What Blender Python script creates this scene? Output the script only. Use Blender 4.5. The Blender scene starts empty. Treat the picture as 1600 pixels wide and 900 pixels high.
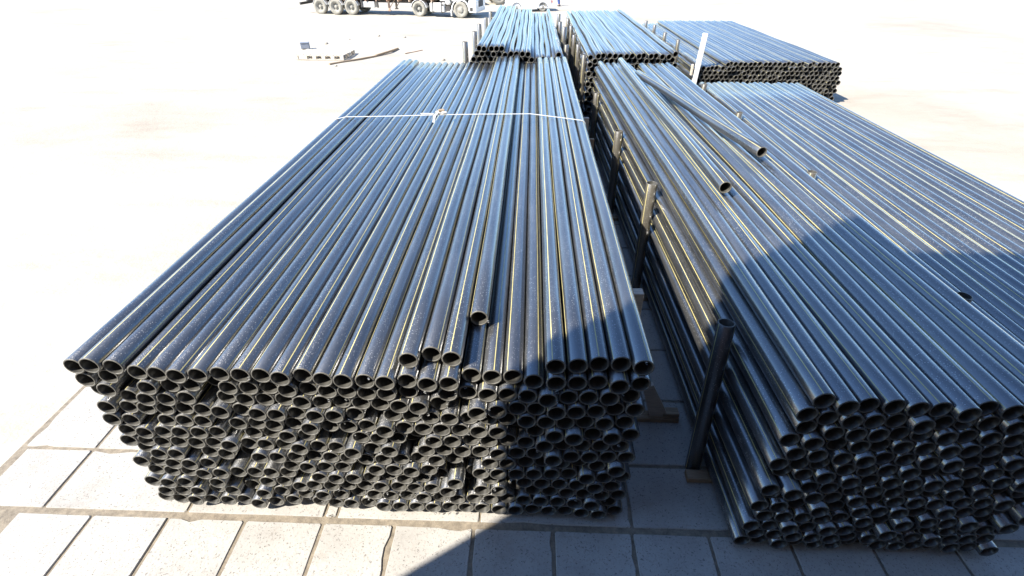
import bpy, math, random
import numpy as np
from mathutils import Vector, Matrix, Euler

random.seed(7)
RNG = np.random.default_rng(11)
sc = bpy.context.scene
col = sc.collection
R = math.radians

# ------------------------------------------------------------------ camera
cam_d = bpy.data.cameras.new('camera')
cam_d.sensor_fit = 'HORIZONTAL'
cam_d.sensor_width = 36.0
cam_d.lens = 780.0 / 1600.0 * 36.0
cam_d.clip_start = 0.05
cam_d.clip_end = 3000
cam = bpy.data.objects.new('camera', cam_d)
col.objects.link(cam)
cam.location = (0, 0, 4.6)
cam.rotation_euler = (R(90 - 34.55), 0, R(2.057))
sc.camera = cam

# ------------------------------------------------------------------ light
SUN_EL = R(44)
plan = Vector((0.827, 0.562, 0)).normalized()          # way the light travels over the ground
ldir = Vector((plan.x * math.cos(SUN_EL), plan.y * math.cos(SUN_EL), -math.sin(SUN_EL)))
world = bpy.data.worlds.new('World')
sc.world = world
world.use_nodes = True
wn = world.node_tree.nodes
sky = wn.new('ShaderNodeTexSky')
sky.sky_type = 'NISHITA'
sky.sun_disc = False
sky.sun_elevation = SUN_EL
sky.sun_rotation = math.atan2(-plan.x, -plan.y)
sky.dust_density = 0.0
sky.ozone_density = 6.0
bg = wn['Background']
world.node_tree.links.new(sky.outputs[0], bg.inputs[0])
bg.inputs[1].default_value = 0.135
sun_d = bpy.data.lights.new('sun', 'SUN')
sun_d.energy = 5.0
sun_d.angle = R(0.5)
sun_d.color = (1.0, 0.93, 0.82)
sun = bpy.data.objects.new('sun', sun_d)
col.objects.link(sun)
sun.rotation_euler = ldir.to_track_quat('-Z', 'Y').to_euler()
sun.location = (-20, -14, 25)
sc.view_settings.view_transform = 'Standard'
sc.view_settings.look = 'None'
sc.view_settings.gamma = 1.0
sc.view_settings.use_curve_mapping = False
sc.view_settings.exposure = 1.35

# ------------------------------------------------------------------ materials
class NT:
    def __init__(self, name):
        self.m = bpy.data.materials.new(name)
        self.m.use_nodes = True
        self.t = self.m.node_tree
        self.b = self.t.nodes['Principled BSDF']
    def n(self, typ, **kw):
        nd = self.t.nodes.new(typ)
        for k, v in kw.items():
            if k in nd.inputs.keys():
                nd.inputs[k].default_value = v
            else:
                setattr(nd, k, v)
        return nd
    def l(self, a, b):
        self.t.links.new(a, b)
    def coords(self, kind='Object', rnd=True):
        tc = self.n('ShaderNodeTexCoord')
        if not rnd:
            return tc.outputs[kind]
        oi = self.n('ShaderNodeObjectInfo')
        mu = self.n('ShaderNodeMath', operation='MULTIPLY')
        mu.inputs[1].default_value = 137.0
        self.l(oi.outputs['Random'], mu.inputs[0])
        ad = self.n('ShaderNodeVectorMath', operation='ADD')
        self.l(tc.outputs[kind], ad.inputs[0])
        self.l(mu.outputs[0], ad.inputs[1])
        return ad.outputs[0]
    def noise(self, vec, scale, detail=4, rough=0.55):
        nd = self.n('ShaderNodeTexNoise')
        nd.inputs['Scale'].default_value = scale
        nd.inputs['Detail'].default_value = detail
        nd.inputs['Roughness'].default_value = rough
        self.l(vec, nd.inputs['Vector'])
        return nd.outputs['Fac']
    def ramp(self, fac, stops):
        nd = self.n('ShaderNodeValToRGB')
        cr = nd.color_ramp
        while len(cr.elements) < len(stops):
            cr.elements.new(0.5)
        for e, (p, c) in zip(cr.elements, stops):
            e.position = p
            e.color = (c[0], c[1], c[2], 1) if len(c) == 3 else c
        self.l(fac, nd.inputs[0])
        return nd.outputs[0]
    def mix(self, fac, a, b):
        nd = self.n('ShaderNodeMix', data_type='RGBA')
        for i, v in ((0, fac), (6, a), (7, b)):
            if hasattr(v, 'is_output'):
                self.l(v, nd.inputs[i])
            else:
                nd.inputs[i].default_value = v if i == 0 else (*v, 1)
        return nd.outputs[2]
    def rng(self, fac, a0, a1, b0, b1):
        nd = self.n('ShaderNodeMapRange')
        self.l(fac, nd.inputs[0])
        for i, v in enumerate((a0, a1, b0, b1)):
            nd.inputs[i + 1].default_value = v
        return nd.outputs[0]
    def bump(self, h, strength, dist, prev=None):
        nd = self.n('ShaderNodeBump')
        nd.inputs['Strength'].default_value = strength
        nd.inputs['Distance'].default_value = dist
        self.l(h, nd.inputs['Height'])
        if prev is not None:
            self.l(prev, nd.inputs['Normal'])
        return nd.outputs[0]
    def base(self, v):
        if hasattr(v, 'is_output'):
            self.l(v, self.b.inputs['Base Color'])
        else:
            self.b.inputs['Base Color'].default_value = (*v, 1)
    def rough(self, v):
        if hasattr(v, 'is_output'):
            self.l(v, self.b.inputs['Roughness'])
        else:
            self.b.inputs['Roughness'].default_value = v
    def normal(self, v):
        self.l(v, self.b.inputs['Normal'])

def mat_pipe(name, dust_lo, dust_hi, ca, cb):
    t = NT(name)
    v = t.coords()
    st = t.n('ShaderNodeVectorMath', operation='MULTIPLY')
    st.inputs[1].default_value = (1, 0.12, 1)
    t.l(v, st.inputs[0])
    n1 = t.noise(st.outputs[0], 9, 5)
    n2 = t.noise(v, 60, 4, 0.65)
    dust = t.rng(n1, 0.35, 0.7, dust_lo, dust_hi)
    c = t.mix(dust, ca, cb)
    sp = t.rng(n2, 0.52, 0.72, 0, 0.35)
    c = t.mix(sp, c, cb)
    # dried drops and grit; pale specks also paint in the sparkle of dew
    ds = t.n('ShaderNodeTexVoronoi')
    ds.inputs['Scale'].default_value = 62
    t.l(v, ds.inputs['Vector'])
    spot = t.rng(ds.outputs['Distance'], 0.14, 0.30, 1, 0)
    gate = t.n('ShaderNodeSeparateColor')
    t.l(ds.outputs['Color'], gate.inputs[0])
    on = t.rng(gate.outputs[0], 0.3, 0.5, 0, 1)
    where = t.rng(t.noise(st.outputs[0], 5, 3), 0.38, 0.6, 0.1, 0.9)
    m1 = t.n('ShaderNodeMath', operation='MULTIPLY'); t.l(spot, m1.inputs[0]); t.l(on, m1.inputs[1])
    m2 = t.n('ShaderNodeMath', operation='MULTIPLY'); t.l(m1.outputs[0], m2.inputs[0]); t.l(where, m2.inputs[1])
    c = t.mix(m2.outputs[0], c, (0.36, 0.36, 0.35))
    t.base(c)
    t.rough(t.rng(n2, 0.3, 0.75, 0.27, 0.52))
    t.b.inputs['IOR'].default_value = 1.6
    t.b.inputs['Coat Weight'].default_value = 1.0
    t.b.inputs['Coat Roughness'].default_value = 0.23
    t.b.inputs['Coat IOR'].default_value = 2.0
    # dew-like grain on the plastic skin
    vo = t.n('ShaderNodeTexVoronoi')
    vo.inputs['Scale'].default_value = 85
    t.l(v, vo.inputs['Vector'])
    dr = t.rng(vo.outputs['Distance'], 0.0, 0.55, 1, 0)
    patch = t.noise(v, 2.2, 3)
    pm = t.rng(patch, 0.40, 0.62, 0.1, 1)
    mm = t.n('ShaderNodeMath', operation='MULTIPLY')
    t.l(dr, mm.inputs[0]); t.l(pm, mm.inputs[1])
    b1 = t.bump(mm.outputs[0], 0.6, 0.004)
    t.normal(t.bump(n1, 0.15, 0.004, b1))
    return t.m

M = {}
M['pipe'] = mat_pipe('pipe_black', 0.15, 0.75, (0.012, 0.013, 0.015), (0.066, 0.067, 0.067))
M['post'] = mat_pipe('pipe_dusty', 0.45, 1.0, (0.02, 0.02, 0.018), (0.11, 0.1, 0.08))

def simple(name, c, rough=0.6, var=0.3, scale=12, bump=0.0, metallic=0.0, c2=None, stretch=None):
    t = NT(name)
    v = t.coords()
    if stretch:
        s = t.n('ShaderNodeVectorMath', operation='MULTIPLY')
        s.inputs[1].default_value = stretch
        t.l(v, s.inputs[0]); v = s.outputs[0]
    n = t.noise(v, scale, 5)
    d = c2 if c2 else tuple(x * (1 - var) for x in c)
    t.base(t.mix(t.rng(n, 0.3, 0.7, 0, 1), d, c))
    t.rough(rough)
    t.b.inputs['Metallic'].default_value = metallic
    if bump:
        t.normal(t.bump(n, bump, 0.01))
    return t.m

M['stripe'] = simple('pipe_stripe', (0.62, 0.55, 0.23), 0.45, 0.35, 8)
M['cut'] = simple('pipe_cut_end', (0.16, 0.153, 0.135), 0.55, 0.55, 40, 0.3)
M['bore'] = simple('pipe_bore', (0.07, 0.068, 0.06), 0.36, 0.5, 14, 0.2)
M['wood'] = simple('timber_grey', (0.38, 0.28, 0.18), 0.8, 0.45, 7, 0.4, stretch=(1, 6, 6))
M['palewood'] = simple('timber_pale', (0.62, 0.55, 0.45), 0.85, 0.3, 7, 0.4, stretch=(1, 8, 8))
M['strap'] = simple('strap_white', (0.6, 0.59, 0.56), 0.55, 0.3, 25)
M['dust_rubber'] = simple('tyre_dusty', (0.33, 0.31, 0.26), 0.9, 0.4, 5, 0.2)
M['dust_rim'] = simple('rim_dusty', (0.36, 0.34, 0.29), 0.75, 0.4, 6)
M['truck_white'] = simple('truck_paint_white', (0.76, 0.76, 0.74), 0.35, 0.12, 3)
M['truck_frame'] = simple('truck_frame_dark', (0.07, 0.065, 0.062), 0.7, 0.5, 5, 0.1)
M['truck_rust'] = simple('truck_deck_rust', (0.35, 0.18, 0.12), 0.8, 0.5, 3, c2=(0.5, 0.42, 0.32))
M['truck_tank'] = simple('tank_metal', (0.6, 0.59, 0.56), 0.5, 0.25, 4)
M['glass'] = simple('dark_glass', (0.02, 0.024, 0.028), 0.08, 0.2, 2)
M['yellow'] = simple('loader_yellow', (0.68, 0.5, 0.1), 0.45, 0.3, 3)
M['lamp'] = simple('lamp_lens', (0.7, 0.7, 0.68), 0.1, 0.1, 5)
M['redlamp'] = simple('lamp_red', (0.45, 0.03, 0.02), 0.2, 0.1, 5)
M['blue_cloth'] = simple('cloth_blue', (0.05, 0.09, 0.28), 0.9, 0.35, 12, 0.3)
M['dark_cloth'] = simple('cloth_dark', (0.05, 0.05, 0.06), 0.9, 0.3, 12)
M['skin'] = simple('skin', (0.5, 0.3, 0.22), 0.6, 0.1, 10)
M['hair'] = simple('hair', (0.03, 0.02, 0.015), 0.7, 0.3, 40)
M['greybox'] = simple('box_grey', (0.2, 0.22, 0.26), 0.7, 0.2, 9)
M['stone'] = simple('stone', (0.4, 0.36, 0.3), 0.9, 0.35, 9, 0.4)
M['wallm'] = simple('wall_brick', (0.16, 0.09, 0.065), 0.9, 0.3, 1.2, 0.2)
M['roofm'] = simple('roof_sheet', (0.28, 0.29, 0.3), 0.5, 0.2, 2)
M['steel'] = simple('steel_door', (0.25, 0.27, 0.29), 0.45, 0.2, 2)

def mat_slab():
    t = NT('concrete_slab')
    v = t.coords()
    big = t.noise(v, 2.2, 4)
    fine = t.noise(v, 38, 6, 0.7)
    c = t.ramp(big, [(0.25, (0.30, 0.285, 0.26)), (0.5, (0.38, 0.365, 0.335)), (0.8, (0.44, 0.425, 0.39))])
    oi = t.n('ShaderNodeObjectInfo')
    c = t.mix(t.rng(oi.outputs['Random'], 0, 1, 0, 0.35), c, (0.33, 0.315, 0.29))
    # exposed aggregate pits
    vo = t.n('ShaderNodeTexVoronoi')
    vo.inputs['Scale'].default_value = 24
    wob = t.n('ShaderNodeVectorMath', operation='MULTIPLY_ADD')
    nz = t.n('ShaderNodeTexNoise'); nz.inputs['Scale'].default_value = 45; t.l(v, nz.inputs['Vector'])
    wob.inputs[1].default_value = (.05, .05, .05)
    t.l(nz.outputs['Color'], wob.inputs[0]); t.l(v, wob.inputs[2])
    v0 = v; v = wob.outputs[0]
    t.l(v, vo.inputs['Vector'])
    v = v0
    pit = t.rng(vo.outputs['Distance'], 0.10, 0.24, 1, 0)
    sel = t.rng(t.noise(v, 17, 3), 0.46, 0.62, 0, 0.8)
    mm = t.n('ShaderNodeMath', operation='MULTIPLY')
    t.l(pit, mm.inputs[0]); t.l(sel, mm.inputs[1])
    c = t.mix(mm.outputs[0], c, (0.10, 0.092, 0.084))
    c = t.mix(t.rng(fine, 0.52, 0.74, 0, 0.65), c, (0.22, 0.2, 0.18))
    pores = t.rng(t.noise(v, 55, 3, 0.6), 0.60, 0.68, 0, 0.9)
    c = t.mix(pores, c, (0.12, 0.11, 0.1))
    stain = t.rng(t.noise(v, 5, 5, 0.7), 0.58, 0.72, 0, 0.5)
    c = t.mix(stain, c, (0.27, 0.24, 0.2))
    t.base(c)
    t.rough(0.88)
    inv = t.n('ShaderNodeMath', operation='SUBTRACT')
    t.l(fine, inv.inputs[0]); t.l(mm.outputs[0], inv.inputs[1])
    t.normal(t.bump(inv.outputs[0], 0.35, 0.008))
    return t.m
M['slab'] = mat_slab()

def mat_dirt(name, joint=False):
    t = NT(name)
    tc = t.n('ShaderNodeTexCoord')
    v = tc.outputs['Object']
    if joint:
        n = t.noise(v, 14, 6, 0.7)
        c = t.ramp(n, [(0.3, (0.13, 0.11, 0.085)), (0.6, (0.26, 0.22, 0.165)), (0.8, (0.38, 0.33, 0.25))])
        t.base(c); t.rough(0.95)
        t.normal(t.bump(t.noise(v, 120, 5, 0.7), 0.6, 0.01))
        return t.m
    big = t.noise(v, 0.09, 5, 0.6)
    st = t.n('ShaderNodeVectorMath', operation='MULTIPLY')
    st.inputs[1].default_value = (0.35, 1, 1)
    t.l(v, st.inputs[0])
    streak = t.noise(st.outputs[0], 0.9, 5, 0.65)
    fine = t.noise(v, 6, 6, 0.7)
    c = t.ramp(big, [(0.3, (0.32, 0.28, 0.225)), (0.5, (0.40, 0.365, 0.305)), (0.7, (0.47, 0.44, 0.375))])
    c = t.mix(t.rng(streak, 0.5, 0.72, 0, 0.6), c, (0.26, 0.22, 0.175))
    grit = t.noise(v, 26, 4, 0.75)
    c = t.mix(t.rng(grit, 0.55, 0.72, 0, 0.55), c, (0.24, 0.205, 0.165))
    c = t.mix(t.rng(fine, 0.5, 0.8, 0, 0.4), c, (0.36, 0.3, 0.22))
    t.base(c)
    t.rough(0.95)
    t.normal(t.bump(fine, 0.5, 0.05))
    return t.m
M['dirt'] = mat_dirt('ground_dirt')
M['joint'] = mat_dirt('joint_sand', True)

# ------------------------------------------------------------------ helpers
def tag(o, label=None, cat=None, group=None, kind=None):
    if label: o['label'] = label
    if cat: o['category'] = cat
    if group: o['group'] = group
    if kind: o['kind'] = kind
    return o

def empty(name, loc, rz=0.0):
    o = bpy.data.objects.new(name, None)
    o.empty_display_size = 0.2
    col.objects.link(o)
    o.location = loc
    o.rotation_euler = (0, 0, rz)
    return o

class MB:
    def __init__(self):
        self.v = []; self.f = []; self.mi = []; self.sm = []
    def add(self, vs, fs, mi=0, smooth=False):
        k = len(self.v)
        self.v += [tuple(p) for p in vs]
        for f in fs:
            self.f.append([i + k for i in f]); self.mi.append(mi); self.sm.append(smooth)
        return self
    def box(self, x0, x1, y0, y1, z0, z1, mi=0, b=0.0, mtx=None):
        if b <= 0:
            vs = [(x, y, z) for z in (z0, z1) for y in (y0, y1) for x in (x0, x1)]
            fs = [(0, 2, 3, 1), (4, 5, 7, 6), (0, 1, 5, 4), (1, 3, 7, 5), (3, 2, 6, 7), (2, 0, 4, 6)]
        else:
            vs = []
            for z, i in ((z0, b), (z0 + b, 0), (z1 - b, 0), (z1, b)):
                xa, xb, ya, yb = x0 + i, x1 - i, y0 + i, y1 - i
                c = b
                if i: c = b * 0.6
                vs += [(xa + c, ya, z), (xb - c, ya, z), (xb, ya + c, z), (xb, yb - c, z),
                       (xb - c, yb, z), (xa + c, yb, z), (xa, yb - c, z), (xa, ya + c, z)]
            fs = [tuple(reversed(range(8))), tuple(range(24, 32))]
            for r in range(3):
                for i in range(8):
                    j = (i + 1) % 8
                    fs.append((r * 8 + i, r * 8 + j, r * 8 + 8 + j, r * 8 + 8 + i))
        if mtx is not None:
            vs = [mtx @ Vector(p) for p in vs]
        return self.add(vs, fs, mi)
    def prism(self, pts, a0, a1, axis='y', mi=0):
        """outline in two axes, extruded along the third"""
        def P(u, w, a):
            return {'y': (u, a, w), 'x': (a, u, w), 'z': (u, w, a)}[axis]
        n = len(pts)
        vs = [P(u, w, a0) for u, w in pts] + [P(u, w, a1) for u, w in pts]
        fs = [tuple(range(n)), tuple(reversed(range(n, 2 * n)))]
        for i in range(n):
            j = (i + 1) % n
            fs.append((j, i, n + i, n + j))
        return self.add(vs, fs, mi)
    def lathe(self, prof, seg=24, axis='y', c=(0, 0, 0), mi=0, smooth=True, closed=False):
        vs = []
        for r, a in prof:
            for k in range(seg):
                t = 2 * math.pi * k / seg
                p, q = r * math.cos(t), r * math.sin(t)
                d = {'y': (p, a, q), 'x': (a, p, q), 'z': (p, q, a)}[axis]
                vs.append((d[0] + c[0], d[1] + c[1], d[2] + c[2]))
        fs = []
        n = len(prof)
        for i in range(n if closed else n - 1):
            i2 = (i + 1) % n
            for k in range(seg):
                k2 = (k + 1) % seg
                fs.append((i * seg + k, i * seg + k2, i2 * seg + k2, i2 * seg + k))
        return self.add(vs, fs, mi, smooth)
    def tube(self, pts, r, seg=10, mi=0, caps=True):
        pts = [Vector(p) for p in pts]
        vs = []
        for i, p in enumerate(pts):
            d = (pts[min(i + 1, len(pts) - 1)] - pts[max(i - 1, 0)]).normalized()
            u = d.orthogonal().normalized() if i == 0 else (u - d * u.dot(d)).normalized()
            w = d.cross(u)
            rr = r[i] if isinstance(r, (list, tuple)) else r
            for k in range(seg):
                t = 2 * math.pi * k / seg
                vs.append(p + (u * math.cos(t) + w * math.sin(t)) * rr)
        fs = []
        for i in range(len(pts) - 1):
            for k in range(seg):
                k2 = (k + 1) % seg
                fs.append((i * seg + k, i * seg + k2, i * seg + seg + k2, i * seg + seg + k))
        self.add(vs, fs, mi, True)
        if caps:
            k0 = len(self.v) - len(vs)
            self.f.append([k0 + k for k in reversed(range(seg))]); self.mi.append(mi); self.sm.append(False)
            e = k0 + (len(pts) - 1) * seg
            self.f.append([e + k for k in range(seg)]); self.mi.append(mi); self.sm.append(False)
        return self
    def mesh(self, name, mats):
        me = bpy.data.meshes.new(name)
        me.from_pydata(self.v, [], self.f)
        for m in (mats if isinstance(mats, (list, tuple)) else [mats]):
            me.materials.append(M[m] if isinstance(m, str) else m)
        me.polygons.foreach_set('material_index', self.mi)
        me.polygons.foreach_set('use_smooth', self.sm)
        me.update()
        return me
    def build(self, name, mats, parent=None, loc=(0, 0, 0), rot=(0, 0, 0)):
        o = bpy.data.objects.new(name, self.mesh(name, mats))
        col.objects.link(o)
        o.parent = parent
        o.location = loc
        o.rotation_euler = rot
        return o

def fix_normals(me):
    import bmesh
    bm = bmesh.new(); bm.from_mesh(me)
    bmesh.ops.recalc_face_normals(bm, faces=bm.faces)
    bm.to_mesh(me); bm.free()

# ------------------------------------------------------------------ ground
def make_ground():
    xs = np.concatenate([[-900, -500, -250, -130, -80], np.arange(-55, 45.01, 0.6), [80, 130, 250, 500, 900]])
    ys = np.concatenate([[-300, -120, -50], np.arange(-16, 75.01, 0.6), [90, 120, 200, 400, 900]])
    X, Y = np.meshgrid(xs, ys)
    def wav(seed, n, lo, hi):
        r = np.random.default_rng(seed); z = np.zeros_like(X)
        for _ in range(n):
            f = r.uniform(lo, hi); a = r.uniform(0, 2 * np.pi); p = r.uniform(0, 6.28)
            z += np.sin((X * np.cos(a) + Y * np.sin(a)) * f + p) / n
        return z
    Z = 0.06 * wav(1, 9, 0.4, 1.6) + 0.05 * wav(2, 7, 1.6, 4.0)
    # low bank of pushed-up soil beyond the pallet
    Z += 0.16 * np.exp(-(((X + 7.6) / 2.6) ** 2 + ((Y - 28.6 - 0.25 * (X + 7.6)) / 0.8) ** 2))
    far = np.clip((np.abs(Y - 30) - 60) / 60, 0, 1)
    Z *= 1 - far
    pave = np.clip(np.maximum(np.maximum(-6.2 - X, X - 11.2), np.maximum(Y - 17.2, -18 - Y)) / 1.8, 0, 1)
    Z = Z * pave - 0.03 * (1 - pave) - 0.02
    ny, nx = X.shape
    vs = np.stack([X, Y, Z], -1).reshape(-1, 3)
    fs = [(j * nx + i, j * nx + i + 1, (j + 1) * nx + i + 1, (j + 1) * nx + i) for j in range(ny - 1) for i in range(nx - 1)]
    mb = MB(); mb.add([tuple(map(float, p)) for p in vs], fs, 0, True)
    return tag(mb.build('ground', 'dirt'), kind='structure')
make_ground()

# paving: a sand bed with loose concrete slabs on it
PX0, PX1, PY0, PY1 = -5.6, 9.8, -1.0, 16.6
pave = tag(MB().box(PX0, PX1, PY0, PY1, -0.10, -0.014).build('pavement', 'joint'), kind='structure')
def slab(x0, x1, y0, y1, fine):
    n = 7 if fine else 3
    out = []
    cs = [(x0, y0), (x1, y0), (x1, y1), (x0, y1)]
    j = 0.003
    for k in range(4):
        a, b = cs[k], cs[(k + 1) % 4]
        for i in range(n):
            t = i / n
            if i == 0:                                     # worn corner
                w = random.uniform(0.003, 0.018)
                p = cs[k - 1]
                l0 = math.hypot(p[0] - a[0], p[1] - a[1]); l1 = math.hypot(b[0] - a[0], b[1] - a[1])
                out.append((a[0] + (p[0] - a[0]) / l0 * w, a[1] + (p[1] - a[1]) / l0 * w))
                out.append((a[0] + (b[0] - a[0]) / l1 * w, a[1] + (b[1] - a[1]) / l1 * w))
            else:
                ch = random.uniform(0, j) + (random.uniform(0.012, 0.03) if random.random() < 0.06 and fine else 0)
                nx_, ny_ = -(b[1] - a[1]), (b[0] - a[0])
                l = math.hypot(nx_, ny_)
                out.append((a[0] + (b[0] - a[0]) * t + nx_ / l * ch, a[1] + (b[1] - a[1]) * t + ny_ / l * ch))
    cx, cy = (x0 + x1) / 2, (y0 + y1) / 2
    m = len(out)
    def ring(ins, z):
        return [(p[0] - cx - math.copysign(ins, p[0] - cx), p[1] - cy - math.copysign(ins, p[1] - cy), z) for p in out]
    vs = ring(0, -0.05) + ring(0, -0.008) + ring(0.006, 0.0)
    fs = [tuple(range(2 * m, 3 * m))]
    for r in range(2):
        for i in range(m):
            k = (i + 1) % m
            fs.append((r * m + i, r * m + k, (r + 1) * m + k, (r + 1) * m + i))
    mb = MB().add(vs, fs)
    o = mb.build('slab', 'slab', pave, (cx, cy, random.uniform(-0.004, 0.002)),
                 (R(random.uniform(-.12, .12)), R(random.uniform(-.12, .12)), R(random.uniform(-.3, .3))))
    return o
def slab_row(y0, y1, joints, gap, fine):
    for a, b in zip(joints[:-1], joints[1:]):
        g = gap * random.uniform(0.8, 1.3)
        slab(a + g / 2, b - g / 2, y0, y1, fine)
slab_row(1.87, 2.615, [-4.96, -4.2, -3.44, -2.68, -1.915, -1.225, -0.46, 0.30, 1.04, 1.76, 2.5, 3.25, 4.0, 4.75, 5.5, 6.25, 7.0, 7.75, 8.5, 9.25], 0.027, True)
slab_row(1.09, 1.835, [-3.4, -2.7, -1.9, -1.2, -.5, .25, 1.0, 1.75, 2.5, 3.3], 0.035, True)
slab_row(2.68, 3.355, [-5.5, -4.75, -3.3, -1.93, -1.81, -0.41, 1.06, 2.52, 3.98, 5.4, 6.9, 8.4, 9.9], 0.025, True)
yy = 3.39
r = 0
while yy < 16.2:
    j0 = -5.55 + (0.0 if r % 2 else 0.0)
    js = [-4.75, -3.3, -1.85, -0.41, 1.045, 2.5, 3.96, 5.4, 6.85, 8.3, 9.75]
    js = [j0] + [a + random.uniform(-.02, .02) for a in js]
    slab_row(yy, yy + 0.905, js, 0.03, yy < 6)
    yy += 0.935
    r += 1

# ------------------------------------------------------------------ pipes
D = 0.16
RO = 0.079
FLOOR = 0.065
RI = 0.0655
QUAD = [-2.5, 2.5, 18, 34, 50, 67, 84, 101]          # a stripe, then plain skin, three times round
def pipe_arrays(L, nlen, bow, stripe0, ph=0.0):
    """tube along +Y; bow(t) gives the sideways and vertical sag of its axis"""
    ang = []; isstripe = []
    for q in range(3):
        for i, a in enumerate(QUAD):
            ang.append(math.radians(stripe0 + q * 120 + a)); isstripe.append(i == 0)
    n = len(ang)
    ca, sa = np.cos(ang), np.sin(ang)
    rings = []
    def ringat(r, y):
        bx, bz = bow(y / L)
        rings.append(np.stack([ca * r + bx, np.full(n, y), sa * r + bz], -1))
    ys = [0.004] + [L * i / nlen for i in range(1, nlen)] + [L - 0.004]
    for y in ys: ringat(RO, y)
    k_out = len(rings)
    ringat(RO - 0.004, L); ringat(RI + 0.002, L)
    yin = [L - 0.003] + [L * i / max(2, nlen // 2) for i in range(max(2, nlen // 2) - 1, 0, -1)] + [0.003]
    for y in yin: ringat(RI, y)
    k_in = len(rings)
    ringat(RI + 0.002, 0.0); ringat(RO - 0.004, 0.0)
    nr = len(rings)
    V = np.concatenate(rings)
    F = []; MI = []
    for i in range(nr):
        i2 = (i + 1) % nr
        for k in range(n):
            k2 = (k + 1) % n
            F.append((i * n + k, i2 * n + k, i2 * n + k2, i * n + k2))
            if i < k_out - 1: MI.append(1 if isstripe[k] else 0)
            elif k_out <= i + 0 < k_out + 0: MI.append(2)
            elif i >= k_out + 1 and i < k_in - 0 and i2 < k_in: MI.append(3)
            else: MI.append(2)
    return V, np.array(F), np.array(MI)

def arrays_mesh(name, V, F, MI, mats):
    me = bpy.data.meshes.new(name)
    me.vertices.add(len(V)); me.vertices.foreach_set('co', V.astype(np.float32).ravel())
    me.loops.add(F.size); me.loops.foreach_set('vertex_index', F.astype(np.int32).ravel())
    me.polygons.add(len(F))
    me.polygons.foreach_set('loop_start', np.arange(0, F.size, 4, dtype=np.int32))
    for m in mats: me.materials.append(M[m])
    me.polygons.foreach_set('material_index', MI.astype(np.int32))
    me.polygons.foreach_set('use_smooth', np.ones(len(F), dtype=bool))
    me.update(calc_edges=True)
    me.validate()
    return me
PIPE_MATS = ['pipe', 'stripe', 'cut', 'bore']

def make_bow(seed, ax, az, waves, common=0.0, cph=0.0):
    r = random.Random(seed)
    p1, p2, p3 = r.uniform(0, 6.28), r.uniform(0, 6.28), r.uniform(0, 6.28)
    k1, k2 = r.uniform(.6, 1.2), r.uniform(.6, 1.2)
    def f(t):
        x = ax * (k1 * math.sin(2 * math.pi * waves * t + p1) * .6 + k2 * math.sin(2 * math.pi * 1.1 * t + p2) * .5)
        x += common * math.sin(math.pi * t + cph)
        z = az * math.sin(2 * math.pi * waves * t + p3)
        return x, z
    return f
VAR = {}
def variants(key, L, nlen, ax, az, waves, common, count=10):
    VAR[key] = []
    for i in range(count):
        st = (47 * i + 11 * (i // 3)) % 120
        V, F, MI = pipe_arrays(L, nlen, make_bow(hash_(key) + i, ax, az, waves, common), st)
        me = arrays_mesh('pipe_' + key, V, F, MI, PIPE_MATS)
        VAR[key].append((me, V, F, MI))
def hash_(s): return sum(ord(c) * (i + 3) for i, c in enumerate(s)) * 17
variants('main', 12.0, 14, 0.004, 0.002, 3.0, 0.0, 12)
variants('bowed', 12.0, 26, 0.009, 0.004, 2.0, 0.0, 12)
variants('short', 11.2, 26, 0.021, 0.006, 2.4, 0.0, 10)
variants('stiff', 11.2, 6, 0.0, 0.0, 1.0, 0.0, 4)
variants('stiff12', 12.0, 6, 0.0, 0.0, 1.0, 0.0, 4)

bulk_V, bulk_F, bulk_M = [], [], []
bulk_n = 0
def add_bulk(key, i, loc, yaw=0.0):
    global bulk_n
    me, V, F, MI = VAR[key][i % len(VAR[key])]
    c, s = math.cos(yaw), math.sin(yaw)
    W = np.stack([V[:, 0] * c - V[:, 1] * s + loc[0], V[:, 0] * s + V[:, 1] * c + loc[1], V[:, 2] + loc[2]], -1)
    bulk_V.append(W); bulk_F.append(F + bulk_n); bulk_M.append(MI); bulk_n += len(V)
PIPES = 0
def add_pipe(key, i, loc, label, group, yaw=0.0, pitch=0.0):
    global PIPES
    me = VAR[key][i % len(VAR[key])][0]
    o = bpy.data.objects.new('pipe', me)
    col.objects.link(o)
    o.location = loc
    o.rotation_euler = (pitch, 0, yaw)
    tag(o, label, 'pipe', group)
    PIPES += 1
    return o

def settle(P, x0, x1, floor, its=420, wallz=99.0):
    """let the round cross-sections drop into a stable pile"""
    P = np.array(P, float)
    n = len(P)
    rr = D / 2
    iu = np.triu_indices(n, 1)
    for it in range(its):
        g = 0.0012 if it < its * 0.55 else (0.0003 if it < its * 0.7 else 0.0)
        P[:, 1] -= g
        for sub in range(2):
            d = P[iu[0]] - P[iu[1]]
            dist = np.sqrt((d ** 2).sum(1))
            hit = np.nonzero(dist < D)[0]
            if len(hit):
                a, b = iu[0][hit], iu[1][hit]
                dd = d[hit] / np.maximum(dist[hit], 1e-6)[:, None]
                push = dd * ((D - dist[hit]) * 0.42)[:, None]
                acc = np.zeros_like(P)
                np.add.at(acc, a, push); np.add.at(acc, b, -push)
                P += acc
            P[:, 1] = np.maximum(P[:, 1], floor + rr)
            low = P[:, 1] < wallz
            P[low, 0] = np.clip(P[low, 0], x0 + rr, x1 - rr)
    return P

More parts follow.
